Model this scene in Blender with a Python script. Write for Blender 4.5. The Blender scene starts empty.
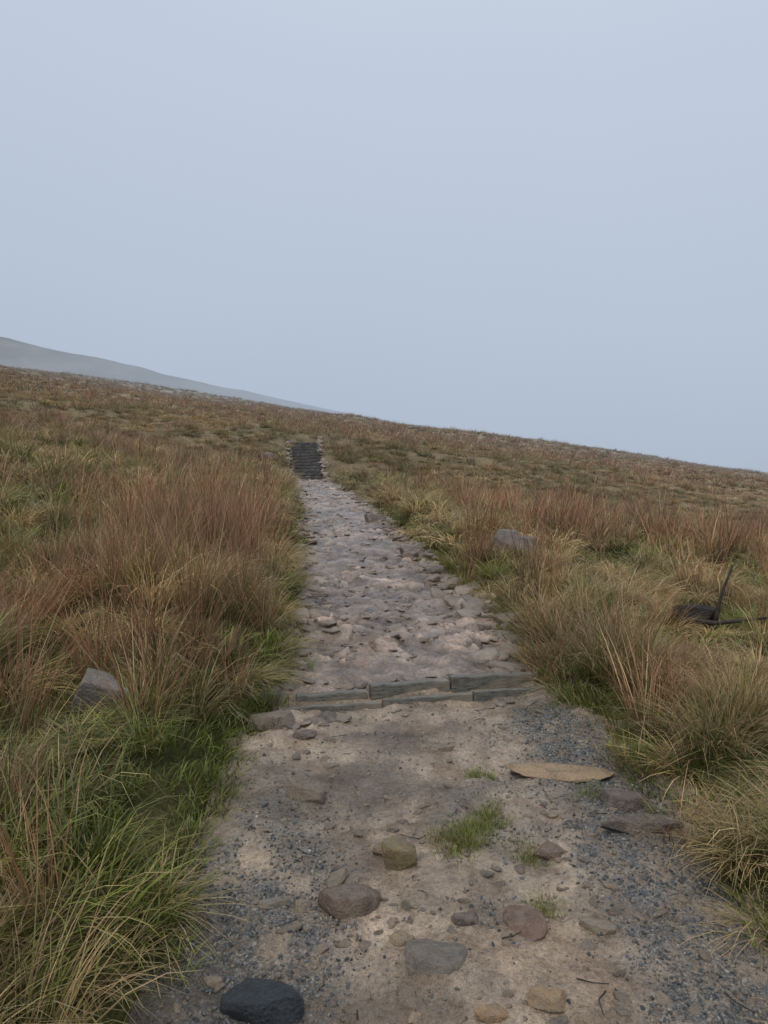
import bpy, math, random
import numpy as np
from mathutils import Vector
rng=np.random.default_rng(7); random.seed(7)
sc=bpy.context.scene
sc.view_settings.view_transform='Standard'; sc.view_settings.look='None'; sc.view_settings.exposure=0

# ---------------------------------------------------------------- noise
def _h(ix,iy,seed):
    n=(ix.astype(np.int64)*374761393+iy.astype(np.int64)*668265263+seed*69069)&0xffffffff
    n=n.astype(np.uint64); n=((n^(n>>np.uint64(13)))*np.uint64(1274126177))&np.uint64(0xffffffff)
    n=((n^(n>>np.uint64(15)))*np.uint64(2246822519))&np.uint64(0xffffffff)
    return (n^(n>>np.uint64(16))).astype(np.float64)/4294967295.0
def vn(x,y,seed=0):
    ix=np.floor(x); iy=np.floor(y); fx=x-ix; fy=y-iy
    fx=fx*fx*(3-2*fx); fy=fy*fy*(3-2*fy)
    a=_h(ix,iy,seed); b=_h(ix+1,iy,seed); c=_h(ix,iy+1,seed); d=_h(ix+1,iy+1,seed)
    return (a+(b-a)*fx)*(1-fy)+(c+(d-c)*fx)*fy
def fbm(x,y,seed=0,o=4):
    s=0;a=.5;t=0
    for i in range(o):
        s=s+a*vn(x*2**i+17.3*i,y*2**i-9.1*i,seed+i); t+=a; a*=.5
    return s/t-.5
def worley(x,y,seed=0,vec=False):
    ix=np.floor(x); iy=np.floor(y)
    f1=np.full(x.shape,9.);f2=np.full(x.shape,9.);cid=np.zeros(x.shape);ang=np.zeros(x.shape)
    for dx in(-1,0,1):
        for dy in(-1,0,1):
            cx=ix+dx;cy=iy+dy
            px=cx+_h(cx,cy,seed)*.9+.05; py=cy+_h(cx,cy,seed+11)*.9+.05
            d=np.hypot(px-x,py-y); r=_h(cx,cy,seed+23)
            nb=d<f1
            f2=np.where(nb,f1,np.minimum(f2,d)); cid=np.where(nb,r,cid); ang=np.where(nb,np.arctan2(y-py,x-px),ang); f1=np.where(nb,d,f1)
    return (f1,f2,cid,ang) if vec else (f1,f2,cid)
def ss(a,b,x):
    t=np.clip((x-a)/(b-a),0,1); return t*t*(3-2*t)

# ---------------------------------------------------------------- terrain description
ty=np.arange(-12,900,.1)
def smooth(v,m):
    k=np.hanning(int(m/.1)|1); k/=k.sum(); n=len(k)//2
    return np.convolve(np.pad(v,n,mode='edge'),k,mode='valid')
pcx=np.interp(ty,[-12,2,3.7,4.7,5.9,9,14,19,28,33],[.2,.25,.26,.18,.13,-.19,-.72,-1.28,-2.86,-3.57])
pcx=np.where(ty>33,-3.57-.13*(ty-33),pcx); PC=smooth(pcx,1.6)
PW=smooth(np.interp(ty,[-12,2,3.7,4.7,9,19,28,33],[.92,.90,.93,.84,.86,.84,.66,.62]),1.2)
pz=np.interp(ty,[-12,0,28,33],[-1.0,0,2.8,4.70]); pz=np.where(ty>33,-.143*pcx+.127*ty,pz)
PZ=smooth(pz,.6); PZS=smooth(pz,16)
def ip(T,y): return np.interp(y,ty,T)
BD=np.array([.97+.86,4.90-4.44]); BD=BD/np.hypot(*BD); BN=np.array([-BD[1],BD[0]])
def barcoord(x,y):
    rx=x+.86; ry=y-4.44
    return rx*BD[0]+ry*BD[1], rx*BN[0]+ry*BN[1]
def H(x,y):
    x=np.asarray(x,float); y=np.asarray(y,float)
    dx=x-ip(PC,y); w=ip(PW,y)
    e=fbm(x*1.7,y*1.7,3,3)*.32*ss(34,20,y)
    a=np.abs(dx)-w+e
    far=ss(1.5,9,a)
    base=ip(PZ,y)*(1-far)+ip(PZS,y)*far
    trench=ss(34.5,33.2,y)
    lat=-.143*np.sign(dx)*np.where(trench>0,np.maximum(np.abs(dx)-w*trench,0),np.abs(dx))
    left=(dx<0)
    bh=np.where(left,.15+.20*ss(3.6,6,y),.12+.22*ss(5.5,9,y))
    bank=ss(-.10,.50,a)*(bh+.06)-.06
    z=base+lat+np.where(trench>0,bank*trench+(1-trench)*bh*.8,bh*.8)
    z=z+fbm(x*.16,y*.16,31,3)*.8*ss(.8,8,a)+fbm(x*.8,y*.8,41,3)*.48*ss(.1,1.4,a)+fbm(x*3,y*3,47,2)*.12*ss(.0,.4,a)
    z=z+fbm(x*.03,y*.03,51,3)*3.0*ss(35,140,y)*ss(330,200,y)
    z=z-np.maximum(y-240,0)**2*.0012
    z=z-.10*np.exp(-(((x-2.85)/.33)**2+((y-6.5)/.3)**2))
    return z
def adist(x,y):
    dx=x-ip(PC,y); return np.abs(dx)-ip(PW,y),np.sign(dx)

# ---------------------------------------------------------------- node helpers
def newmat(name):
    m=bpy.data.materials.new(name); m.use_nodes=True; nt=m.node_tree; nt.nodes.clear(); return m,nt
def N(nt,t,**k):
    n=nt.nodes.new(t)
    for a,b in k.items(): setattr(n,a,b)
    return n
def mix(nt,f,a,b,bt='MIX'):
    n=nt.nodes.new('ShaderNodeMix'); n.data_type='RGBA'; n.blend_type=bt
    for s,v in((n.inputs[0],f),(n.inputs[6],a),(n.inputs[7],b)):
        if isinstance(v,bpy.types.NodeSocket): nt.links.new(v,s)
        elif isinstance(v,(tuple,list)): s.default_value=(*v,1) if len(v)==3 else v
        else: s.default_value=v
    return n.outputs[2]
def math_(nt,op,a,b=None,c=None,clamp=False):
    n=nt.nodes.new('ShaderNodeMath'); n.operation=op; n.use_clamp=clamp
    for i,v in enumerate((a,b,c)):
        if v is None: continue
        if isinstance(v,bpy.types.NodeSocket): nt.links.new(v,n.inputs[i])
        else: n.inputs[i].default_value=v
    return n.outputs[0]
def noise(nt,vec,scale,detail=4,rough=.55):
    n=N(nt,'ShaderNodeTexNoise'); n.inputs['Scale'].default_value=scale; n.inputs['Detail'].default_value=detail; n.inputs['Roughness'].default_value=rough
    nt.links.new(vec,n.inputs['Vector']); return n.outputs['Fac']
def ramp(nt,f,stops,interp='LINEAR'):
    n=N(nt,'ShaderNodeValToRGB'); cr=n.color_ramp; cr.interpolation=interp
    while len(cr.elements)<len(stops): cr.elements.new(.5)
    for e,(p,c) in zip(cr.elements,stops): e.position=p; e.color=(*c,1) if len(c)==3 else (c[0],)*3+(1,)
    nt.links.new(f,n.inputs[0]); return n.outputs[0]
HAZE_TINT=(.47,.52,.57)
def haze_tint(nt,col,pos,L=420.,start=12.):  # paints distance mist into the base colour, stronger with world Y
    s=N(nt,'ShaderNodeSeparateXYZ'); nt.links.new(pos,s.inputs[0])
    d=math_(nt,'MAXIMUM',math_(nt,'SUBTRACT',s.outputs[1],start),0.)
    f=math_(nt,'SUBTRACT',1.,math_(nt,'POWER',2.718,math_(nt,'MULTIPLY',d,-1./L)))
    return mix(nt,f,col,HAZE_TINT)
def out(nt,sh): nt.links.new(sh,N(nt,'ShaderNodeOutputMaterial').inputs[0])
def princ(nt,col,rough=.8,bump=None,spec=.3):
    p=N(nt,'ShaderNodeBsdfPrincipled')
    if isinstance(col,bpy.types.NodeSocket): nt.links.new(col,p.inputs['Base Color'])
    else: p.inputs['Base Color'].default_value=(*col,1)
    if isinstance(rough,bpy.types.NodeSocket): nt.links.new(rough,p.inputs['Roughness'])
    else: p.inputs['Roughness'].default_value=rough
    p.inputs['Specular IOR Level'].default_value=spec
    if bump is not None: nt.links.new(bump,p.inputs['Normal'])
    return p.outputs[0]
def bump(nt,h,dist,strength=1.):
    b=N(nt,'ShaderNodeBump'); b.inputs['Distance'].default_value=dist; b.inputs['Strength'].default_value=strength
    nt.links.new(h,b.inputs['Height']); return b.outputs[0]
def attr(nt,name): return N(nt,'ShaderNodeAttribute',attribute_name=name)

# materials -------------------------------------------------------
m_ground,nt=newmat('moorland_turf')
pos=N(nt,'ShaderNodeNewGeometry').outputs['Position']
n1=noise(nt,pos,.12,5); n2=noise(nt,pos,1.1,6,.65); n3=noise(nt,pos,14,5,.7); n4=noise(nt,pos,70,4,.7)
near=ramp(nt,n2,[(.3,(.045,.05,.018)),(.5,(.08,.08,.028)),(.7,(.13,.11,.05))])
farc=ramp(nt,n2,[(.30,(.14,.09,.055)),(.45,(.24,.16,.095)),(.57,(.35,.25,.15)),(.72,(.20,.17,.08))])
farc=mix(nt,ramp(nt,n1,[(.42,(0,)),(.62,(1,))]),farc,mix(nt,.35,farc,(.17,.16,.06)))
s=N(nt,'ShaderNodeSeparateXYZ'); nt.links.new(pos,s.inputs[0])
mr=N(nt,'ShaderNodeMapRange'); nt.links.new(s.outputs[1],mr.inputs[0]); mr.inputs[1].default_value=12; mr.inputs[2].default_value=45
col=mix(nt,mr.outputs[0],near,farc)
col=mix(nt,.8,col,ramp(nt,n3,[(.3,(.45,)),(.7,(1.4,))]),'MULTIPLY')
col=mix(nt,.7,col,ramp(nt,n4,[(.3,(.4,)),(.7,(1.5,))]),'MULTIPLY')
col=haze_tint(nt,col,pos)
out(nt,princ(nt,col,.95,bump(nt,math_(nt,'ADD',n2,math_(nt,'MULTIPLY',n4,.1)),.25,.8),.1))

m_path,nt=newmat('wet_mud_and_grit')
pos=N(nt,'ShaderNodeNewGeometry').outputs['Position']
c=attr(nt,'Col').outputs['Color']; g=attr(nt,'grav').outputs['Fac']; wv=attr(nt,'wet').outputs['Fac']
f1=noise(nt,pos,9,6,.65); f2=noise(nt,pos,60,5,.7); f3=noise(nt,pos,260,3,.6); f0=noise(nt,pos,2.6,5,.6)
col=mix(nt,.85,c,ramp(nt,f1,[(.3,(.56,.50,.45)),(.5,(1,1,1)),(.7,(1.3,1.28,1.25))]),'MULTIPLY')
col=mix(nt,.85,col,ramp(nt,f0,[(.36,(.60,.53,.46)),(.52,(1,1,1)),(.66,(1.2,1.19,1.18))]),'MULTIPLY')
col=mix(nt,.8,col,ramp(nt,f2,[(.3,(.42,.40,.38)),(.5,(1,1,1)),(.72,(1.45,1.45,1.45))]),'MULTIPLY')
col=mix(nt,.65,col,ramp(nt,f3,[(.3,(.45,)),(.5,(1,)),(.7,(1.5,))]),'MULTIPLY')
vo=N(nt,'ShaderNodeTexVoronoi'); vo.inputs['Scale'].default_value=85; nt.links.new(pos,vo.inputs['Vector'])
gs=N(nt,'ShaderNodeSeparateColor'); nt.links.new(vo.outputs['Color'],gs.inputs[0])
gc=ramp(nt,gs.outputs[0],[(0,(.08,.09,.095)),(.35,(.16,.175,.18)),(.7,(.25,.255,.255)),(.9,(.34,.30,.245)),(1,(.5,.47,.42))])
gc=mix(nt,.9,gc,ramp(nt,vo.outputs['Distance'],[(.2,(1,)),(.75,(.35,))]),'MULTIPLY')
gm=math_(nt,'MULTIPLY',g,ramp(nt,f1,[(.38,(.1,)),(.58,(.95,))]),clamp=True)
col=mix(nt,gm,col,gc)
hh=math_(nt,'ADD',math_(nt,'MULTIPLY',f2,.9),math_(nt,'MULTIPLY',f3,.35))
hh=math_(nt,'ADD',hh,math_(nt,'MULTIPLY',f1,1.4))
hh=math_(nt,'SUBTRACT',hh,math_(nt,'MULTIPLY',vo.outputs['Distance'],math_(nt,'MULTIPLY',gm,.9)))
rg=math_(nt,'SUBTRACT',math_(nt,'ADD',.40,math_(nt,'MULTIPLY',f1,.45)),math_(nt,'MULTIPLY',wv,.58),clamp=True)
rg=math_(nt,'MAXIMUM',rg,.08)
out(nt,princ(nt,col,rg,bump(nt,hh,.015,1.),.75))

def rockmat(name,stops,rough=.6,sc_=1.,moss=0.,mud=.6):
    m,nt=newmat(name)
    geo=N(nt,'ShaderNodeNewGeometry'); pos=geo.outputs['Position']; r=N(nt,'ShaderNodeObjectInfo').outputs['Random']
    col=ramp(nt,r,stops)
    a=noise(nt,pos,12*sc_,6,.7); b=noise(nt,pos,90*sc_,5,.7)
    col=mix(nt,.85,col,ramp(nt,a,[(.3,(.55,.52,.5)),(.5,(1,1,1)),(.7,(1.3,1.25,1.2))]),'MULTIPLY')
    col=mix(nt,.7,col,ramp(nt,b,[(.3,(.5,)),(.5,(1,)),(.72,(1.4,))]),'MULTIPLY')
    if mud>0:
        col=mix(nt,ramp(nt,noise(nt,pos,22,5,.65),[(.47,(0,)),(.60,(mud,))]),col,(.27,.215,.16))
    if moss>0:
        col=mix(nt,ramp(nt,noise(nt,pos,7,4),[(.5,(0,)),(.62,(moss,))]),col,(.09,.11,.04))
    h=math_(nt,'ADD',a,math_(nt,'MULTIPLY',b,.5))
    rg=math_(nt,'ADD',rough-.15,math_(nt,'MULTIPLY',b,.4))
    out(nt,princ(nt,col,rg,bump(nt,h,.03/sc_**.5,1.),.55)); return m
brown=[(0,(.13,.10,.075)),(.2,(.24,.19,.14)),(.4,(.20,.17,.14)),(.6,(.30,.23,.165)),(.8,(.17,.135,.11)),(.92,(.36,.28,.19)),(1,(.16,.16,.155))]
m_stone=rockmat('path_sandstone',brown,.42)
pink=[(0,(.17,.135,.11)),(.3,(.30,.24,.195)),(.6,(.23,.185,.15)),(.8,(.38,.31,.255)),(1,(.12,.095,.08))]
m_pitch=rockmat('pitching_stone',pink,.30)
m_grav=rockmat('blue_grey_gravel',[(0,(.06,.07,.075)),(.3,(.14,.15,.155)),(.6,(.20,.21,.215)),(.8,(.28,.25,.215)),(.93,(.35,.29,.21)),(1,(.5,.47,.43))],.4,mud=0)

m_grass,nt=newmat('moor_grass_blades')
geo=N(nt,'ShaderNodeNewGeometry'); pos=geo.outputs['Position']; r=N(nt,'ShaderNodeObjectInfo').outputs['Random']
c=attr(nt,'Col').outputs['Color']
n1=noise(nt,pos,.55,4); n2=noise(nt,pos,.09,4)
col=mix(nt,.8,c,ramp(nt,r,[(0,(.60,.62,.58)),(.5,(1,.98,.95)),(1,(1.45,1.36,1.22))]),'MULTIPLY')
col=mix(nt,.8,col,ramp(nt,n1,[(.32,(.74,.82,.74)),(.5,(1,1,1)),(.68,(1.28,1.16,1.05))]),'MULTIPLY')
col=mix(nt,.7,col,ramp(nt,n2,[(.38,(.84,.86,.80)),(.6,(1.14,1.06,1.0))]),'MULTIPLY')
col=haze_tint(nt,col,pos)
d=N(nt,'ShaderNodeBsdfPrincipled'); nt.links.new(col,d.inputs['Base Color']); d.inputs['Roughness'].default_value=.45; d.inputs['Specular IOR Level'].default_value=.4
t=N(nt,'ShaderNodeBsdfTranslucent'); nt.links.new(col,t.inputs[0])
ms=N(nt,'ShaderNodeMixShader'); ms.inputs[0].default_value=.28; nt.links.new(d.outputs[0],ms.inputs[1]); nt.links.new(t.outputs[0],ms.inputs[2])
out(nt,ms.outputs[0])

def solidmat(name,ca,cb,scale=20,rough=.7,stretch=None,bd=.006,cc=None):
    m,nt=newmat(name)
    tc=N(nt,'ShaderNodeTexCoord').outputs['Object']
    if stretch:
        mp=N(nt,'ShaderNodeMapping'); mp.inputs['Scale'].default_value=stretch; nt.links.new(tc,mp.inputs[0]); tc2=mp.outputs[0]
    else: tc2=tc
    a=noise(nt,tc2,scale,6,.7)
    col=mix(nt,ramp(nt,a,[(.35,(0,)),(.65,(1,))]),ca,cb)
    if cc: col=mix(nt,ramp(nt,noise(nt,tc,5,4),[(.48,(0,)),(.6,(.8,))]),col,cc)
    out(nt,princ(nt,col,rough,bump(nt,a,bd),.4)); return m
m_kerb=solidmat('weathered_kerb',(.06,.057,.047),(.19,.18,.15),18,.45,(1,5,5),.006,(.22,.185,.14))
m_steps=solidmat('dark_wet_timber',(.035,.034,.033),(.09,.085,.08),10,.6,(1,6,6))
m_tread=solidmat('step_grit',(.14,.13,.12),(.34,.31,.275),14,.4)
m_branch=solidmat('dead_wood',(.02,.016,.013),(.06,.045,.035),30,.8)
m_peat=solidmat('peat',(.008,.007,.006),(.025,.018,.013),14,.9)
m_hill,nt=newmat('mist_tinted_hillside')
pos=N(nt,'ShaderNodeNewGeometry').outputs['Position']
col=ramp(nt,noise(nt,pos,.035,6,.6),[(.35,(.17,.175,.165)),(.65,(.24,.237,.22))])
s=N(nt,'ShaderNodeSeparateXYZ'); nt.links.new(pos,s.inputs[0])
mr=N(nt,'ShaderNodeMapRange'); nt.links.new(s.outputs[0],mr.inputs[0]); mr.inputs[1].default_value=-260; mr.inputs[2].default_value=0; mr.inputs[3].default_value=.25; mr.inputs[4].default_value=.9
col=mix(nt,mr.outputs[0],col,(.37,.41,.47))  # mist painted into the hill's base colour, stronger to the right
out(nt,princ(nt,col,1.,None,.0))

# ---------------------------------------------------------------- mesh helpers
def gridmesh(name,X,Y,Z,mat,attrs=None):
    r,c=X.shape; co=np.stack([X,Y,Z],-1).reshape(-1,3).astype(np.float32)
    i=np.arange(r*c).reshape(r,c)
    q=np.stack([i[:-1,:-1],i[:-1,1:],i[1:,1:],i[1:,:-1]],-1).reshape(-1,4)
    me=bpy.data.meshes.new(name); me.vertices.add(len(co)); me.vertices.foreach_set('co',co.ravel())
    me.loops.add(q.size); me.loops.foreach_set('vertex_index',q.ravel().astype(np.int32))
    me.polygons.add(len(q)); me.polygons.foreach_set('loop_start',np.arange(0,q.size,4,dtype=np.int32))
    me.update(calc_edges=True); me.polygons.foreach_set('use_smooth',np.ones(len(q),bool))
    for k,v in (attrs or {}).items():
        if v.ndim==3:
            a=me.attributes.new(k,'FLOAT_COLOR','POINT'); v4=np.concatenate([v,np.ones((*v.shape[:2],1))],-1)
            a.data.foreach_set('color',v4.astype(np.float32).ravel())
        else:
            a=me.attributes.new(k,'FLOAT','POINT'); a.data.foreach_set('value',v.astype(np.float32).ravel())
    me.materials.append(mat)
    o=bpy.data.objects.new(name,me); sc.collection.objects.link(o); return o

ys=[-8.]
while ys[-1]<900: ys.append(ys[-1]+max(.05,.012*abs(ys[-1])))
ys=np.array(ys); t=np.linspace(-1,1,421); t=np.sign(t)*np.abs(t)**1.6
Wd=9+1.0*np.maximum(ys,0)
Y=np.repeat(ys[:,None],421,1); X=ip(PC,Y)*ss(80,30,Y)+t[None,:]*Wd[:,None]
gridmesh('moorland_ground',X,Y,H(X,Y),m_ground)

# path sheet
yp=[-3.]
while yp[-1]<28.3: yp.append(yp[-1]+max(.010,.004*abs(yp[-1])))
yp=np.array(yp); tt=np.linspace(-1,1,231)
Y=np.repeat(yp[:,None],231,1); X=ip(PC,Y)+tt[None,:]*(ip(PW,Y)+.3)
bs,bn=barcoord(X,Y)
wx=X+fbm(X*3,Y*3,5,3)*.35; wy=Y+fbm(X*3,Y*3,6,3)*.35
up=ss(.02,.12,bn)
f1a,f2a,ca=worley(wx*4.2,wy*5.0,60); f1b,f2b,cb=worley(wx*10,wy*12,70)
edge=ss(.03,.30,f2a-f1a); edgeb=ss(.03,.3,f2b-f1b)
mudm=ss(-.20,.04,fbm(X*1.7,Y*1.7,80,4))
stone=edge*(ca>.3)*(1-.8*mudm)
stb=edgeb*(cb>.5)
zu=stone*(.010+.028*ca)+stb*.014*cb*(1-.5*mudm)+fbm(X*4,Y*4,81,5)*.12+fbm(X*14,Y*14,86,3)*.028
sm=((ca>.78)&(fbm(X*1.5,Y*1.5,82,3)>.0)).astype(float)
zd=edge*sm*.012+fbm(X*1.6,Y*1.6,83,4)*.09+fbm(X*7,Y*7,84,5)*.06*(.4+1.2*ss(-.1,.15,fbm(X*1.2,Y*1.2,85,3)))+stb*(cb>.75)*.008
hol=.04*np.exp(-(((np.abs(X-ip(PC,Y))-.35)/.25)**2))
zd-=hol*.6
Z=ip(PZ,Y)+zu*up+zd*(1-up)
gut=np.exp(-((bn+.10)/.075)**2)*ss(-.15,.1,bs); Z-=gut*.035
colm=np.array([.335,.262,.190]); colp=np.array([.335,.262,.210])
nn=fbm(X*2.2,Y*2.2,90,4)[...,None]; n2_=fbm(X*7,Y*7,91,3)[...,None]
cd=colm*(1+nn*1.2+n2_*.8)
dk=ss(.0,.30,fbm(X*1.1,Y*1.5,95,5))[...,None]
cd=cd*(1-dk*.6)
cd=cd*(1-(edge*sm)[...,None]*.25)
tint=(.55+.8*ca)[...,None]*np.stack([np.ones_like(ca),1-.05*cb,1-.10*cb],-1)
sf=np.clip(stone+stb*.5,0,1)[...,None]
cu=colp*(sf*tint*1.1+(1-sf)*.8)*(1+nn*1.1+n2_*1.0)
low=ss(.018,-.035,zu)[...,None]; cu=cu*(1-.6*low)
cu=cu*(1-.4*((1-edge)*(1-mudm)*(ca>.35))[...,None])
C=cd*(1-up[...,None])+cu*up[...,None]
C=C*(1-.6*gut[...,None])
dxn=(X-ip(PC,Y))/ip(PW,Y)
gl=np.exp(-((dxn+.70)/.30)**2)*ss(3.2,2.5,Y); gr=np.exp(-((dxn-.80)/.25)**2)*ss(4.8,4.0,Y)
gm2=.5*ss(.04,.18,fbm(X*2.3,Y*2.3,97,3))*ss(4.2,2.4,Y)
G=np.clip(gl*1.2+gr*1.3+gm2,0,1)*(1-up)*ss(-.18,.10,fbm(X*6,Y*6,98,3)+gl*.18+gr*.2)
wet=np.clip(.55+fbm(X*1.4,Y*1.4,99,3)*1.5+.2*up+.5*low[...,0]*up+.3*dk[...,0]*(1-up),0,1)
def _ix(x,y):
    yi=np.clip(np.interp(y,yp,np.arange(len(yp))),0,len(yp)-1.001)
    ti=np.clip((x-ip(PC,y))/(ip(PW,y)+.3)*115+115,0,229.99)
    return np.round(yi).astype(int),np.round(ti).astype(int)
def pathz_lookup(x,y): return Z[_ix(x,y)]
def glook(A,x,y): return A[_ix(x,y)]
gridmesh('footpath',X,Y,Z,m_path,{'Col':np.clip(C,.02,.8),'grav':G,'wet':wet})

# ---------------------------------------------------------------- distant hill
xs=np.linspace(-620,60,240); rows=np.linspace(0,1,40)
top=1.6+470*np.interp(xs/470,[-1.3,-.75,-.519,-.384,-.249,-.06,.1],[.37,.285,.235,.206,.173,.134,.105])
top=top+fbm(xs*.03,xs*0,5,4)*4
X=np.repeat(xs[None,:],40,0); Yh=470+0*X+(rows[:,None]-.5)*240
Zh=top[None,:]-(np.abs(rows[:,None]-.5)*2)**1.6*70+fbm(X*.02,Yh*.02,9,4)*5*np.abs(rows[:,None]-.5)
gridmesh('distant_hill',X,Yh,Zh,m_hill)

# ---------------------------------------------------------------- grass prototypes
PAL={'green':[(.13,.19,.035),(.21,.265,.055),(.085,.13,.028),(.40,.34,.17)],
     'straw':[(.50,.40,.21),(.42,.32,.16),(.60,.51,.32),(.23,.22,.08)],
     'rush':[(.30,.155,.095),(.40,.22,.14),(.18,.095,.06),(.47,.36,.23)],
     'turf':[(.14,.21,.03),(.22,.29,.05),(.10,.15,.03),(.33,.29,.13)],
     'brown':[(.37,.26,.15),(.24,.19,.08),(.46,.34,.20),(.14,.165,.05)]}
PW_={'green':[.36,.28,.2,.16],'straw':[.35,.3,.2,.15],'rush':[.36,.30,.20,.14],'turf':[.35,.3,.15,.2],'brown':[.36,.22,.24,.18]}
SP={'green':(120,.10,.14,.38,.05,.8,.5,1.9,.0056),
    'straw':(145,.09,.20,.46,.05,.8,.9,2.5,.0050),
    'rush':(75,.085,.30,.70,.0,.46,.05,.8,.0046),
    'turf':(85,.16,.04,.15,.0,.8,.3,1.2,.0062),
    'brown':(105,.09,.22,.52,.0,.55,.3,1.7,.0050)}
TYPES=['green','straw','rush','turf','brown']
def tuft(kind,lod,seed):
    r=np.random.default_rng(seed); nb,r0,l0,l1,a0,a1,c0,c1,w=SP[kind]
    nb=int(nb*[1,.45,.24][lod]); w=w*[1,2.0,5.5][lod]; seg=[4,3,2][lod]
    L=l0+(l1-l0)*r.random(nb)**1.3; rr=r0*np.sqrt(r.random(nb)); ph=r.random(nb)*6.283
    bx=rr*np.cos(ph); by=rr*np.sin(ph)
    az=ph+r.normal(0,.8,nb)
    th0=a0+(a1-a0)*(rr/r0*.6+.4*r.random(nb)); k=c0+(c1-c0)*r.random(nb)**1.2
    P=np.zeros((nb,seg+1,3)); P[:,0,0]=bx; P[:,0,1]=by; P[:,0,2]=-.03
    for s in range(seg):
        f=(s+.5)/seg; th=np.minimum(th0+k*f**1.3,2.6); dl=L/seg
        P[:,s+1,0]=P[:,s,0]+dl*(np.sin(th)*np.cos(az)+.12*f)
        P[:,s+1,1]=P[:,s,1]+dl*np.sin(th)*np.sin(az)
        P[:,s+1,2]=P[:,s,2]+dl*np.cos(th)
    sa=az+1.571+r.normal(0,.5,nb); sd=np.stack([np.cos(sa),np.sin(sa),r.normal(0,.15,nb)],-1)
    V=[];F=[];C=[]
    pal=np.array(PAL[kind]); ch=r.choice(4,nb,p=PW_[kind]); bc=pal[ch]*(.55+.85*r.random(nb))[:,None]
    tip=np.array((.43,.32,.19)) if kind!='rush' else np.array((.38,.20,.13))
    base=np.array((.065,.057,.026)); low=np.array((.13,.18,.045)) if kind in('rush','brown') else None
    idx=0
    for b in range(nb):
        ww=w*(.7+.6*r.random())
        lw=r.random()<.6
        for s in range(seg+1):
            f=s/seg; wd=ww*(1-.85*f**1.5)*.5
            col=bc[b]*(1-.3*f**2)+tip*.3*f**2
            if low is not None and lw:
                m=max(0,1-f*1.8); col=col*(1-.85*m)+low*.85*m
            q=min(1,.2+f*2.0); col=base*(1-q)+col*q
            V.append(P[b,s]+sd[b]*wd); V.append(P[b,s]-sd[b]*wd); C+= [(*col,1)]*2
            if s<seg: F.append((idx+2*s,idx+2*s+1,idx+2*s+3,idx+2*s+2))
        idx+=2*(seg+1)
    me=bpy.data.meshes.new('tussock'); me.from_pydata([tuple(v) for v in V],[],F)
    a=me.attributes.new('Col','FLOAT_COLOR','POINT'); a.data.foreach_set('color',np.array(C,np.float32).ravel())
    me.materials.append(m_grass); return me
NV=4
gcol=bpy.data.collections.new('tussock_variants'); k=0
for lod in range(3):
    for ti,kind in enumerate(TYPES):
        for v in range(NV):
            o=bpy.data.objects.new('tussock_%03d'%k,tuft(kind,lod,100+k)); gcol.objects.link(o); k+=1

def scatter(name,pts,rot,scl,idx,coll):
    me=bpy.data.meshes.new(name); n=len(pts); me.vertices.add(n); me.vertices.foreach_set('co',np.asarray(pts,np.float32).ravel())
    a=me.attributes.new('rot','FLOAT_VECTOR','POINT'); a.data.foreach_set('vector',np.asarray(rot,np.float32).ravel())
    a=me.attributes.new('scl','FLOAT_VECTOR','POINT'); a.data.foreach_set('vector',np.asarray(scl,np.float32).ravel())
    a=me.attributes.new('idx','INT','POINT'); a.data.foreach_set('value',np.asarray(idx,np.int32))
    o=bpy.data.objects.new(name,me); sc.collection.objects.link(o)
    ng=bpy.data.node_groups.new(name+'_scatter','GeometryNodeTree')
    ng.interface.new_socket('Geometry',in_out='INPUT',socket_type='NodeSocketGeometry')
    ng.interface.new_socket('Geometry',in_out='OUTPUT',socket_type='NodeSocketGeometry')
    gi=ng.nodes.new('NodeGroupInput'); go=ng.nodes.new('NodeGroupOutput')
    ci=ng.nodes.new('GeometryNodeCollectionInfo'); ci.inputs['Collection'].default_value=coll
    ci.inputs['Separate Children'].default_value=True; ci.inputs['Reset Children'].default_value=True
    ins=ng.nodes.new('GeometryNodeInstanceOnPoints'); ins.inputs['Pick Instance'].default_value=True
    def na(nm,dt):
        q=ng.nodes.new('GeometryNodeInputNamedAttribute'); q.data_type=dt; q.inputs['Name'].default_value=nm
        return [x for x in q.outputs if x.enabled and x.name=='Attribute'][0]
    er=ng.nodes.new('FunctionNodeEulerToRotation'); L=ng.links
    L.new(na('rot','FLOAT_VECTOR'),er.inputs[0]); L.new(er.outputs[0],ins.inputs['Rotation'])
    L.new(na('scl','FLOAT_VECTOR'),ins.inputs['Scale']); L.new(na('idx','INT'),ins.inputs['Instance Index'])
    L.new(gi.outputs[0],ins.inputs['Points']); L.new(ci.outputs[0],ins.inputs['Instance']); L.new(ins.outputs[0],go.inputs[0])
    md=o.modifiers.new('scatter','NODES'); md.node_group=ng
    return o

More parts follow.
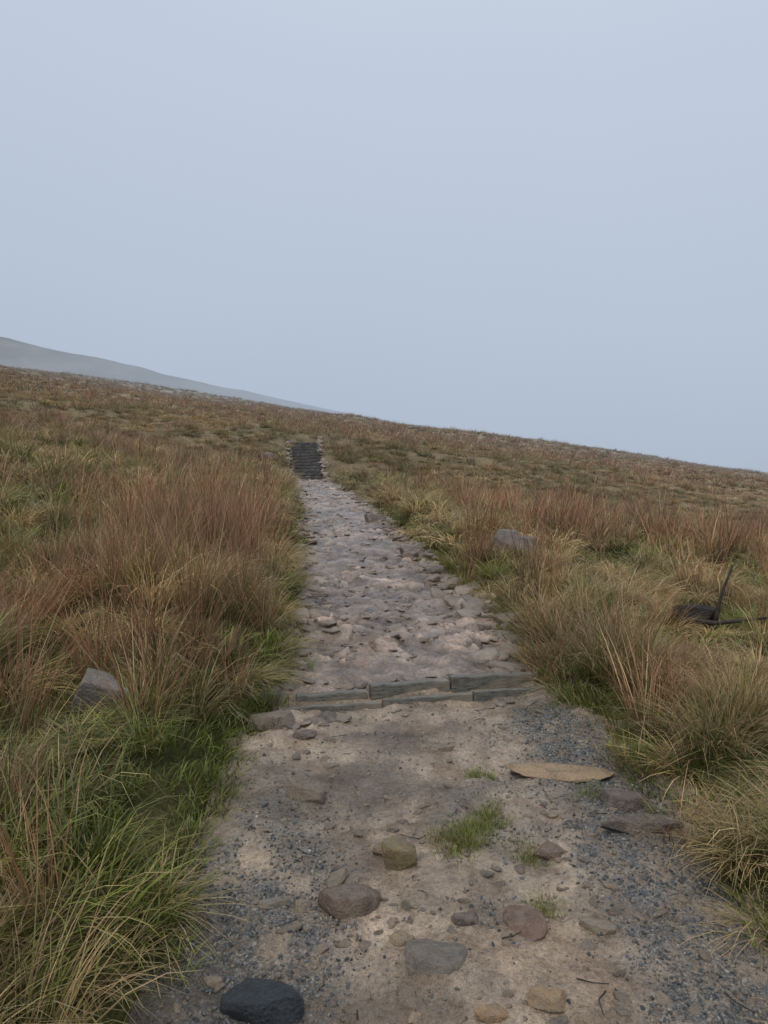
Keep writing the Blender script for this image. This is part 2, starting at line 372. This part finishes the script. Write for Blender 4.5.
def ring(y0,y1,dens,kx=.72,cx=2.2):
    n=int(dens*(y1-y0)*2*(kx*(y0+y1)/2+cx)); y=y0+(y1-y0)*rng.random(n*2); x=(rng.random(n*2)*2-1)*(kx*y1+cx)
    m=np.abs(x)<kx*y+cx; return x[m][:n],y[m][:n]
PX=[];PY=[];PL=[];SC=[];TU=[]
for y0,y1,d,lod,s,tu in((.2,3,32,0,1.,0),(3,6.5,26,0,1.,0),(6.5,9,20,0,1.05,0),(9,20,13,1,1.18,0),(20,40,6,1,1.35,0),(40,80,2.8,2,1.5,0),(80,150,1.1,2,2.2,0),(150,262,.42,2,2.9,0),
        (.8,4.5,36,0,1.,1),(4.5,9,15,1,1.2,1),(9,16,6,1,1.5,1)):
    x,y=ring(y0,y1,d); PX.append(x);PY.append(y);PL.append(np.full(len(x),lod));SC.append(np.full(len(x),s));TU.append(np.full(len(x),tu))
yy=2.2+9.4*rng.random(560)**1.2; sd=np.where(rng.random(560)<.65,1,-1); xx=ip(PC,yy)+sd*(ip(PW,yy)+.02+.22*rng.random(560))
PX.append(xx);PY.append(yy);PL.append(np.zeros(560));SC.append(np.full(560,.9));TU.append(np.ones(560))
EX=[];
for cx,cy,m,kd,sz in((.92,11.6,7,1,1.5),(1.25,10.4,7,1,1.5),(.72,13.6,6,1,1.5),(2.1,15.2,7,1,1.6),(1.1,12.6,5,1,1.4),(2.7,7.8,8,1,1.4),(1.7,10.9,5,1,1.4),(.25,16.5,6,1,1.5),(-.1,19,6,1,1.5),(1.2,18,6,1,1.6),
    (-1.25,10.5,5,1,1.3),(-1.15,8.8,5,1,1.25),(-1.05,7.4,5,1,1.2),(-.98,6.2,5,1,1.1),(-.95,5.5,4,1,1.),(-1.8,2.3,6,1,1.05),(-1.55,1.9,4,1,.95),(1.55,9.9,4,2,1.1),(2.3,11.2,9,2,1.25),(2.8,10.6,9,2,1.2),(3.3,12,8,2,1.3),(1.5,13.4,6,2,1.1),(1.0,8.2,6,2,.95),
    (1.25,4.9,6,4,1.1),(1.45,4.3,5,4,1.1),(1.25,5.6,6,4,1.1),(1.6,3.6,5,4,1.0),(1.75,4.9,5,4,1.),(1.5,3.0,5,1,.95),(3.6,8.3,6,1,1.3),(4.8,8.8,6,2,1.1),(4.2,7.6,5,1,1.1),
    (-2.6,5.2,6,1,1.1),(-3.6,7.4,7,1,1.3),(-2.9,9.5,7,1,1.4),(-5.2,11,8,1,1.6),(-2.2,3.9,5,0,1.2),(-1.3,3.2,5,0,1.0),(-1.5,2.7,6,0,1.1)):
    for i in range(m): EX.append((cx+rng.normal(0,.13*sz),cy+rng.normal(0,.16*sz),kd,sz))
EX=np.array(EX)
x=np.concatenate(PX+[EX[:,0]]);y=np.concatenate(PY+[EX[:,1]]);lod=np.concatenate(PL+[np.where(EX[:,1]>9,1,0)]);s=np.concatenate(SC+[EX[:,3]]);tu=np.concatenate(TU+[2+EX[:,2]])
wf1,wf2,wc,wang=worley(x*1.35,y*1.35,333,True)
a,side=adist(x,y); ed=fbm(x*1.7,y*1.7,3,3)*.32
keep=((a+ed>.03+.05*rng.random(len(x)))|(y>33.4)); keep&=~((np.hypot((x-2.85)/.36,(y-6.4)/.4)<1))
keep&=~(np.hypot((x-1.55)/.3,(y-8.95)/.3)<1)&~(np.hypot(x+1.44,y-3.62)<.2)
keep&=~(np.hypot(x,y)<.5)
keep&=~((x<0)&(a<.10)&(y<2.5)&(tu!=1))
x,y,lod,s,tu,a,side,wf1,wc,wang=[q[keep] for q in(x,y,lod,s,tu,a,side,wf1,wc,wang)]
lod=lod.astype(int)
n=len(x); w=np.zeros((n,5))
p1=fbm(x*.5,y*.5,201,3); p2=fbm(x*.4,y*.4,211,3)
L=side<0
w[:,0]=.34+2.0*p1+.5*(wc<.3); w[:,1]=.36+2.4*p2+.6*(wc>.65); w[:,2]=.14-1.8*p1; w[:,3]=.22+1.2*p1; w[:,4]=.30-1.2*p2
def setw(m,v,amt):
    am=(amt*m)[:,None]; w[:]=w*(1-am)+np.array(v)*am
setw(L&(y<4.3),(.54,.24,.14,.20,.24),np.full(n,.75))
setw(L&(a<.28),(.35,.5,.14,.15,.2),ss(3.8,4.6,y)*ss(14,10,y)*.6)
rz=ss(.12,.3,a)*ss(2.0,1.3,a+.5*p1)*ss(2.8,3.8,y)*ss(13,10.5,y)
setw(L,(.10,.16,.62,.03,.26),rz*.92)
setw(L&(a>2.0),(.48,.42,.14,.32,.16),ss(4,5.5,y)*ss(22,14,y)*.65)
setw(~L&(a<.9),(.20,.26,.32,.10,.46),ss(2.2,3.4,y)*ss(7.0,5.8,y)*.85)
setw(~L&(y<3.4),(.32,.35,.08,.15,.45),np.full(n,.6))
setw(~L&(a>.9)&(a<4),(.6,.25,.10,.45,.15),ss(3,4,y)*ss(8.5,7,y)*.75)
setw(~L&(a<2.6),(.25,.8,.12,.18,.14),ss(6,7,y)*ss(24,18,y)*.75)
def clump(cx,cy,r,v,am=.9): setw(np.hypot(x-cx,y-cy)<r,v,np.full(n,am))
for cx,cy,r in((2.4,9.9,.55),(3.3,11.5,.9),(1.05,8.0,.25),(4.6,10.6,.6),(2.2,14.,.8),(5.6,13,.9),(1.3,5.0,.3),(1.5,4.2,.25)): clump(cx,cy,r,(.08,.08,.75,.06,.15))
for cx,cy,r in((2.1,7.4,.35),(2.7,8.0,.3),(-1.9,4.6,.3),(-1.8,2.15,.4)): clump(cx,cy,r,(.05,.9,.02,.05,.05))
for cx,cy,r in((-4.2,8.4,1.3),(-3.2,6.6,.7),(2.9,5.6,.6),(3.4,6.9,.6),(-1.25,2.9,.5)): clump(cx,cy,r,(.6,.12,.02,.5,.05),.85)
fr=ss(18,30,y)
setw(np.ones(n,bool),(.12,.34,.28,.05,.44),fr*.7)
setw((~L)&(np.abs(y-(27+.42*x))<1.1),(.02,.95,.02,.02,.02),np.full(n,.9))
setw(y>60,(.07,.34,.32,.04,.44),np.full(n,.75))
w=np.clip(w,.012,None); w/=w.sum(1,keepdims=True)
kind=(rng.random(n)[:,None]>np.cumsum(w,1)).sum(1).clip(0,4)
kind=np.where(tu==1,3,kind); kind=np.where(tu>=2,(tu-2).astype(int),kind)
idx=lod*(5*NV)+kind*NV+rng.integers(0,NV,n)
hs=(.65+.6*rng.random(n))*(.95+.9*fbm(x*.8,y*.8,301,2))
mound=ss(.75,.1,wf1)*(.6+.8*wc); hs=hs*(.66+.65*mound)
hs=np.where((kind==2)&(rz>.3)&L,np.maximum(hs,.75)*1.0,np.where(kind==2,np.maximum(hs,.7),hs))
hs=np.where(tu==1,.7+.7*rng.random(n),hs); hs=np.where(tu>=2,np.maximum(hs,.85)*np.sqrt(s),hs)
hs=hs*(1-.3*fr)
hs=hs*(1-.3*ss(.3,.05,a)*(y<33)); hs=np.where((~L)&(a>1.1)&(y>5)&(y<9)&(tu<2),hs*.75,hs)
low=(~L)&(np.abs(x-(2.85-(6.5-y)*.42))<.42)&(y>4.7)&(y<6.6); hs=np.where(low,hs*.36,hs)
low=(~L)&(np.abs(x-(1.55-(9-y)*.17))<.33)&(y>7.8)&(y<9.2); hs=np.where(low,hs*.6,hs)
low=L&(np.abs(x-(-1.44+(3.68-y)*.39))<.2)&(y>2.9)&(y<3.7); hs=np.where(low,hs*.42,hs)
flat=np.where(y>22,1.15,1.)
scl=np.stack([s*flat*(.8+.4*rng.random(n)),s*flat*(.8+.4*rng.random(n)),hs*(1+.35*(s-1)*(tu<2))],-1)
tilt=np.clip(.08+.6*np.clip(wf1,0,.8)*rng.random(n),0,.6)*np.where((kind==2)|(tu>=2),.6,1)
rot=np.stack([np.zeros(n),tilt,wang+rng.normal(0,.7,n)],-1)
pts=np.stack([x,y,H(x,y)-.01+mound*.08*(a>.2)*(y<30)*(tu!=1)],-1)
scatter('moor_grass',pts,rot,scl,idx,gcol)
print('tussocks',n)
tp=[];ts=[]
for cx,cy,r,m in((.30,2.945,.08,40),(.45,3.17,.06,16),(.46,3.57,.05,10),(.545,2.86,.05,12),(.55,2.535,.05,12),(.36,3.02,.05,12),(.9,3.3,.06,6)):
    for i in range(m):
        px=cx+rng.normal(0,r*.6); py=cy+rng.normal(0,r*.7); tp.append((px,py)); ts.append(.2+.2*rng.random())
tp=np.array(tp); ts=np.array(ts); nn_=len(tp)
scatter('path_grass_tuft',np.stack([tp[:,0],tp[:,1],pathz_lookup(tp[:,0],tp[:,1])],-1),np.stack([np.zeros(nn_),np.zeros(nn_),rng.random(nn_)*6.28],-1),
        np.stack([ts,ts,ts*1.5],-1),3*NV+rng.integers(0,NV,nn_),gcol)

# ---------------------------------------------------------------- rocks
import bmesh
def rockmesh(seed,mat,sub=3,planes=14,rnd=.02,sharp=48):
    r=np.random.default_rng(seed); bm=bmesh.new(); bmesh.ops.create_icosphere(bm,subdivisions=sub,radius=1)
    nn=r.normal(size=(planes,3)); nn/=np.linalg.norm(nn,axis=1)[:,None]; dd=.55+.4*r.random(planes)
    nn=np.vstack([nn,[[0.08,-.05,1],[0.1,.1,-1]]]); dd=np.append(dd,[.55,.7])
    co=np.array([v.co[:] for v in bm.verts]); dots=co@nn.T
    rad=np.where(dots>.05,dd[None,:]/np.maximum(dots,.05),9.); rad=-np.log(np.exp(-rad*sharp).sum(1))/sharp; rad=np.minimum(rad,1.15)
    q=co*3+r.random(3)*9
    jit=sum(np.sin(q[:,i]*f+q[:,(i+1)%3]*g_) for i,(f,g_) in enumerate(((2.1,3.3),(4.7,2.9),(5.9,7.1))))
    rad=rad*(1+rnd*jit)
    for v,qq in zip(bm.verts,co*rad[:,None]): v.co=qq
    for f in bm.faces: f.smooth=True
    me=bpy.data.meshes.new('rock'); bm.to_mesh(me); bm.free(); me.materials.append(mat); return me
def coll(name,mat,n,sub,seed):
    c=bpy.data.collections.new(name)
    for i in range(n): c.objects.link(bpy.data.objects.new('%s_%03d'%(name,i),rockmesh(seed+i,mat,sub,8,.02)))
    return c
cs=coll('stone_variants',m_stone,8,3,500); cp=coll('pitching_variants',m_pitch,8,3,600); cg=coll('gravel_variants',m_grav,6,1,700)
def onpath(y0,y1,n,lo=-1,hi=1):
    y=y0+(y1-y0)*rng.random(n); t=lo+(hi-lo)*rng.random(n); return ip(PC,y)+t*ip(PW,y),y
x,y=onpath(1.2,4.7,64000,-1.1,1.1); g=glook(G,x,y); k=rng.random(len(x))<g*.8+.03
x,y=x[k],y[k]; n=len(x); sz=.0026+.0068*rng.random(n)**3
scatter('gravel',np.stack([x,y,pathz_lookup(x,y)+sz*.15],-1),rng.random((n,3))*6.28,np.stack([sz*1.2,sz,sz*.8],-1),rng.integers(0,6,n),cg)
print('gravel',n)
x,y=onpath(1.2,4.5,480,-1.05,1.05); n=len(x); sz=.006+.026*rng.random(n)**3.5
x2,y2=onpath(1.9,3.2,170,-.5,.9); x=np.append(x,x2);y=np.append(y,y2); sz=np.append(sz,.006+.018*rng.random(170)**2); n=len(x)
scatter('loose_stones',np.stack([x,y,pathz_lookup(x,y)-sz*.08],-1),np.stack([rng.normal(0,.2,n),rng.normal(0,.2,n),rng.random(n)*6.28],-1),
   np.stack([sz*1.4,sz*.9,sz*.55],-1),rng.integers(0,8,n),cs)
M=2600
y=4.95+(28-4.95)*rng.random(M)**1.7; tq=(rng.random(M)*2.1-1.05); x=ip(PC,y)+tq*ip(PW,y)
ea=np.abs(tq); cl=fbm(x*1.8,y*1.8,402,3)
k=(barcoord(x,y)[1]>.12)&((cl>-.04)|(ea>.8)); x,y,ea=x[k],y[k],ea[k]; n=len(x)
sz=(.010+.070*rng.random(n)**3.8)*(1+.3*(ea>.8))
scatter('path_pitching_stones',np.stack([x,y,pathz_lookup(x,y)-sz*.2+.002],-1),np.stack([rng.normal(0,.13,n),rng.normal(0,.13,n),rng.random(n)*6.28],-1),
   np.stack([sz*1.35,sz*.95,sz*(.45+.2*(ea>.8))],-1),rng.integers(0,8,n),cp)
M=330
yy=5+19*rng.random(M)**1.4; sd=np.where(rng.random(M)<.68,1,-1); xx=ip(PC,yy)+sd*(ip(PW,yy)+rng.normal(-.08,.11,M)); sz=.025+.09*rng.random(M)**2.2
zz=np.maximum(pathz_lookup(xx,yy),H(xx,yy))
scatter('verge_stones',np.stack([xx,yy,zz+.01],-1),np.stack([rng.normal(0,.25,M),rng.normal(0,.25,M),rng.random(M)*6.28],-1),
   np.stack([sz*1.3,sz,sz*.7],-1),rng.integers(0,8,M),cp)

def hero(name,x,y,w,d,h,col,seed,rz=0,sink=.40,tilt=(0,0),ongrass=False,moss=0.,rough=.42,mud=.6):
    m=rockmat(name+'_surface',[(0,col),(1,col)],rough,1.,moss,0 if ongrass else mud)
    o=bpy.data.objects.new(name,rockmesh(seed,m,5,8,.010,80)); sc.collection.objects.link(o)
    z=float(H(x,y)) if ongrass else float(pathz_lookup(np.array([x]),np.array([y]))[0])
    o.scale=(w/2/.82,d/2/.82,h/.65/2*1.3); o.rotation_euler=(tilt[0],tilt[1],rz); o.location=(x,y,z+h*(.5-sink)); return o
hero('sandstone_rock',-.134,2.535,.18,.11,.095,(.19,.14,.105),1,.3,.32)
hero('sandstone_rock',-.35,3.29,.13,.09,.08,(.21,.165,.12),2,-.3)
hero('ochre_rock',.06,2.77,.11,.11,.10,(.24,.185,.085),3,.9,.35)
hero('slate_rock',-.345,2.09,.175,.10,.07,(.04,.048,.056),4,-.2,.25,rough=.3,mud=0)
hero('sandstone_slab',.82,3.54,.41,.15,.035,(.40,.28,.165),5,-.12,.30,mud=.2)
hero('sandstone_rock',1.03,3.22,.15,.11,.085,(.15,.12,.105),6,.3)
hero('flat_rock',1.04,2.98,.24,.09,.05,(.13,.105,.085),7,.05)
hero('sandstone_rock',.64,2.85,.10,.11,.05,(.22,.15,.11),8,.2)
hero('red_sandstone_rock',.468,2.456,.10,.14,.04,(.22,.14,.10),9,.1)
hero('ochre_rock',.474,2.114,.10,.08,.035,(.36,.25,.145),10,.5)
hero('ochre_rock',.294,2.05,.08,.05,.03,(.42,.27,.15),11,.2)
hero('sandstone_rock',-.15,2.03,.16,.045,.04,(.34,.265,.19),12,.05)
hero('sandstone_rock',-.37,2.54,.09,.06,.035,(.25,.22,.18),13,.2)
hero('sandstone_rock',-.29,2.53,.055,.045,.04,(.31,.25,.19),14,.2)
hero('gritstone_rock',.14,2.27,.18,.15,.04,(.18,.16,.135),15,.6,.6)
hero('sandstone_rock',.27,2.456,.07,.05,.03,(.14,.11,.09),16,.2)
hero('sandstone_rock',.70,2.43,.09,.05,.035,(.32,.255,.19),17,-.4)
hero('gritstone_rock',-.62,4.14,.20,.13,.075,(.22,.18,.14),18,.2,.35)
hero('gritstone_rock',-.42,3.98,.10,.06,.04,(.16,.13,.11),19,.2)
hero('sandstone_rock',0.,2.89,.08,.06,.04,(.25,.19,.12),20,.2)
hero('sandstone_rock',.29,3.82,.13,.06,.025,(.28,.22,.165),21,.2)
hero('sandstone_rock',.05,2.38,.07,.05,.025,(.36,.27,.17),22,.2)
hero('sandstone_rock',-.17,2.66,.04,.12,.035,(.27,.215,.15),23,-.4)
hero('boulder',1.47,9.0,.42,.30,.30,(.20,.165,.15),54,.3,.30,ongrass=True,moss=.4)
hero('boulder',1.75,9.1,.28,.25,.20,(.19,.165,.15),25,-.3,.35,ongrass=True,moss=.4)
hero('boulder',.42,10.2,.34,.22,.22,(.25,.21,.185),26,.5,.25,ongrass=True)
hero('boulder',-1.44,3.68,.24,.14,.16,(.28,.245,.215),27,.3,.1,tilt=(.2,.3),ongrass=True,moss=.4)
hero('boulder',-.2,14.2,.4,.3,.25,(.2,.165,.14),28,.5,.25,ongrass=True)
hero('boulder',.62,8.9,.26,.2,.15,(.23,.19,.165),31,.5,.3,ongrass=True)
hero('boulder',-4.4,27,.6,.5,.4,(.22,.19,.165),29,.5,.4,ongrass=True,moss=.5)
hero('boulder',-4.7,29,.7,.4,.35,(.18,.16,.14),30,.1,.4,ongrass=True,moss=.5)

# ---------------------------------------------------------------- water bar
def box(name,loc,size,rz,mat,parent=None,bev=.008,seed=0,pitch=0,rough=.004):
    bm=bmesh.new(); bmesh.ops.create_cube(bm,size=1)
    for v in bm.verts: v.co=Vector((v.co.x*size[0],v.co.y*size[1],v.co.z*size[2]))
    bmesh.ops.bevel(bm,geom=bm.edges[:],offset=bev,segments=2,profile=.6,affect='EDGES')
    lg=[e for e in bm.edges if e.calc_length()>.2*size[0] and abs((e.verts[0].co-e.verts[1].co).normalized().x)>.9]
    bmesh.ops.subdivide_edges(bm,edges=lg,cuts=14,use_grid_fill=True)
    r=random.Random(seed)
    ph=[r.random()*6 for _ in range(4)]
    for v in bm.verts:
        v.co.z+=rough*(math.sin(v.co.x*23+ph[0])+.6*math.sin(v.co.x*61+ph[1])); v.co.y+=rough*(math.sin(v.co.x*17+ph[2])+.5*math.sin(v.co.x*71+v.co.z*40+ph[3]))
    me=bpy.data.meshes.new(name); bm.to_mesh(me); bm.free(); me.materials.append(mat)
    o=bpy.data.objects.new(name,me); sc.collection.objects.link(o); o.location=loc; o.rotation_euler=(0,pitch,rz)
    if parent: o.parent=parent
    return o
bar=bpy.data.objects.new('drainage_water_bar',None); sc.collection.objects.link(bar)
ang=math.atan2(BD[1],BD[0])
def bpos(s,nrm): return (-.86+BD[0]*s+BN[0]*nrm, 4.44+BD[1]*s+BN[1]*nrm)
for i,(s0,s1,dz,dn) in enumerate(((-.08,.27,.035,.0),(.34,.78,-.004,.015),(.80,1.32,.026,.0),(1.33,1.93,.032,-.006))):
    c=(s0+s1)/2; px,py=bpos(c,.02+dn); pzv=.1*py
    box('upper_kerb_%d'%(i+1),(px,py,pzv-.045+dz),(s1-s0,.075,.13),ang+(.03,-.03,.012,-.015)[i],m_kerb,bar,.009,i,(.03,-.02,-.01,.012)[i],.003)
for i,(s0,s1) in enumerate(((.2,.82),(.83,1.40),(1.41,1.9))):
    c=(s0+s1)/2; px,py=bpos(c,-.19)
    box('lower_kerb_%d'%(i+1),(px,py,.1*py-.045),(s1-s0,.04,.13),ang+(.012,-.02,.01)[i],m_kerb,bar,.007,10+i,(.008,-.012,.0)[i],.003)
M=70; s_=rng.random(M)*1.9-.05; nr=np.where(rng.random(M)<.65,.13+.08*rng.random(M),-.30-.07*rng.random(M)); xx=-.86+BD[0]*s_+BN[0]*nr; yy=4.44+BD[1]*s_+BN[1]*nr; sz=.015+.045*rng.random(M)**2
scatter('bedding_stones',np.stack([xx,yy,pathz_lookup(xx,yy)],-1),np.stack([rng.normal(0,.15,M),rng.normal(0,.15,M),rng.random(M)*6.28],-1),
   np.stack([sz*1.4,sz,sz*.5],-1),rng.integers(0,8,M),cp)

# ---------------------------------------------------------------- far steps
st=bpy.data.objects.new('path_steps',None); sc.collection.objects.link(st)
NS=12
for i in range(NS):
    y=28.1+i*.42; z=2.80+i*.158; xc=float(ip(PC,y))+random.uniform(-.05,.05); wd=1.24+random.uniform(-.14,.12)
    box('riser_%d'%(i+1),(xc,y,z+.095),(wd,.09,.10),-.13+random.uniform(-.05,.05),m_steps,st,.012,50+i,random.uniform(-.03,.03),.010)
    box('tread_%d'%(i+1),(xc-.03,y+.25,z+.05),(wd-.06,.46,.17),-.13,m_tread,st,.012,80+i,random.uniform(-.02,.02),.012)
M=110; yy=27.6+5.8*rng.random(M); sd=np.where(rng.random(M)<.5,-1,1); xx=ip(PC,yy)+sd*(.58+.22*rng.random(M)); sz=.05+.11*rng.random(M)**2
scatter('step_edge_stones',np.stack([xx,yy,np.maximum(H(xx,yy),ip(PZ,yy)-.1)+.05],-1),np.stack([rng.normal(0,.25,M),rng.normal(0,.25,M),rng.random(M)*6.28],-1),
   np.stack([sz*1.3,sz,sz*.8],-1),rng.integers(0,8,M),cp)

# ---------------------------------------------------------------- dead branch + peat + twigs
def tube(name,chains,mat):
    bm=bmesh.new()
    for ch in chains:
        prev=None; n=7
        for j,(p,r) in enumerate(ch):
            p=Vector(p); q=Vector(ch[min(j+1,len(ch)-1)][0])-Vector(ch[max(j-1,0)][0]); q.normalize()
            u=q.orthogonal().normalized(); v=q.cross(u)
            ringv=[bm.verts.new(p+(u*math.cos(6.283*k/n)+v*math.sin(6.283*k/n))*r) for k in range(n)]
            if prev:
                for k in range(n): bm.faces.new((prev[k],prev[(k+1)%n],ringv[(k+1)%n],ringv[k]))
            else: bm.faces.new(ringv[::-1])
            prev=ringv
        bm.faces.new(prev)
    me=bpy.data.meshes.new(name); bm.to_mesh(me); bm.free(); me.materials.append(mat)
    for p in me.polygons: p.use_smooth=True
    o=bpy.data.objects.new(name,me); sc.collection.objects.link(o); return o
z0=float(H(2.85,6.5))
tube('dead_branch',[[((2.72,6.15,z0+.08),.018),((2.78,6.16,z0+.32),.015),((2.83,6.15,z0+.50),.013),((2.90,6.15,z0+.68),.009)],
  [((2.50,6.1,z0+.24),.016),((2.7,6.05,z0+.21),.020),((2.9,6.05,z0+.23),.016),((3.18,6.1,z0+.25),.009)],
  [((2.55,6.2,z0+.05),.02),((2.75,6.1,z0+.17),.015),((2.95,6.1,z0+.12),.01)]],m_branch)
o=hero('peat_hollow',2.68,6.3,.44,.26,.24,(.012,.01,.009),61,.1,.05,ongrass=True)
o.data.materials[0]=m_peat
tw=[]
for i in range(30):
    y=2.0+2.4*random.random(); x=float(ip(PC,y))+random.uniform(-.8,.9); z=float(pathz_lookup(np.array([x]),np.array([y]))[0])+.006
    a=random.random()*6.28; l=.03+.08*random.random(); r=.0014+.001*random.random()
    tw.append([((x,y,z),r),((x+l*math.cos(a)*.5,y+l*math.sin(a)*.5,z+.004),r),((x+l*math.cos(a+.3),y+l*math.sin(a+.3),z),r*.6)])
tube('twigs',tw,m_branch)

# ---------------------------------------------------------------- world, sun, camera
w=bpy.data.worlds.new('World'); sc.world=w; w.use_nodes=True; nt=w.node_tree; nt.nodes.clear()
sky=N(nt,'ShaderNodeTexSky',sky_type='NISHITA'); sky.sun_disc=False; EL=math.radians(52); AZ=math.radians(200)
sky.sun_elevation=EL; sky.sun_rotation=AZ; sky.dust_density=4; sky.air_density=1
bg1=N(nt,'ShaderNodeBackground'); bg1.inputs[1].default_value=.08; nt.links.new(sky.outputs[0],bg1.inputs[0])
tc=N(nt,'ShaderNodeTexCoord'); sx=N(nt,'ShaderNodeSeparateXYZ'); nt.links.new(tc.outputs['Generated'],sx.inputs[0])
cl=noise(nt,tc.outputs['Generated'],1.3,3,.5)
e=math_(nt,'ADD',sx.outputs[2],math_(nt,'MULTIPLY',math_(nt,'SUBTRACT',cl,.5),.16))
e=math_(nt,'ADD',e,math_(nt,'MULTIPLY',sx.outputs[0],.06))
gcol_=ramp(nt,e,[(0,(.43,.505,.61)),(.12,(.46,.535,.65)),(.3,(.52,.60,.725)),(.55,(.585,.66,.79)),(1,(.80,.84,.90))])
bg2=N(nt,'ShaderNodeBackground'); bg2.inputs[1].default_value=1.0; nt.links.new(gcol_,bg2.inputs[0])
mx=N(nt,'ShaderNodeMixShader'); mx.inputs[0].default_value=.9; nt.links.new(bg1.outputs[0],mx.inputs[1]); nt.links.new(bg2.outputs[0],mx.inputs[2])
wo=N(nt,'ShaderNodeOutputWorld'); nt.links.new(mx.outputs[0],wo.inputs[0])
sl=bpy.data.lights.new('overcast_sun','SUN'); sl.energy=1.4; sl.angle=math.radians(35); sl.color=(1,.95,.88)
so=bpy.data.objects.new('overcast_sun',sl); sc.collection.objects.link(so)
dirv=Vector((math.sin(AZ)*math.cos(EL),math.cos(AZ)*math.cos(EL),math.sin(EL)))
so.rotation_euler=dirv.to_track_quat('Z','Y').to_euler()
cam=bpy.data.cameras.new('camera'); cam.sensor_fit='VERTICAL'; cam.sensor_height=36; cam.lens=26.0; cam.clip_end=3000; cam.clip_start=.05
co=bpy.data.objects.new('camera',cam); sc.collection.objects.link(co); co.location=(0,0,1.6); co.rotation_euler=(math.radians(90),0,0)
sc.camera=co
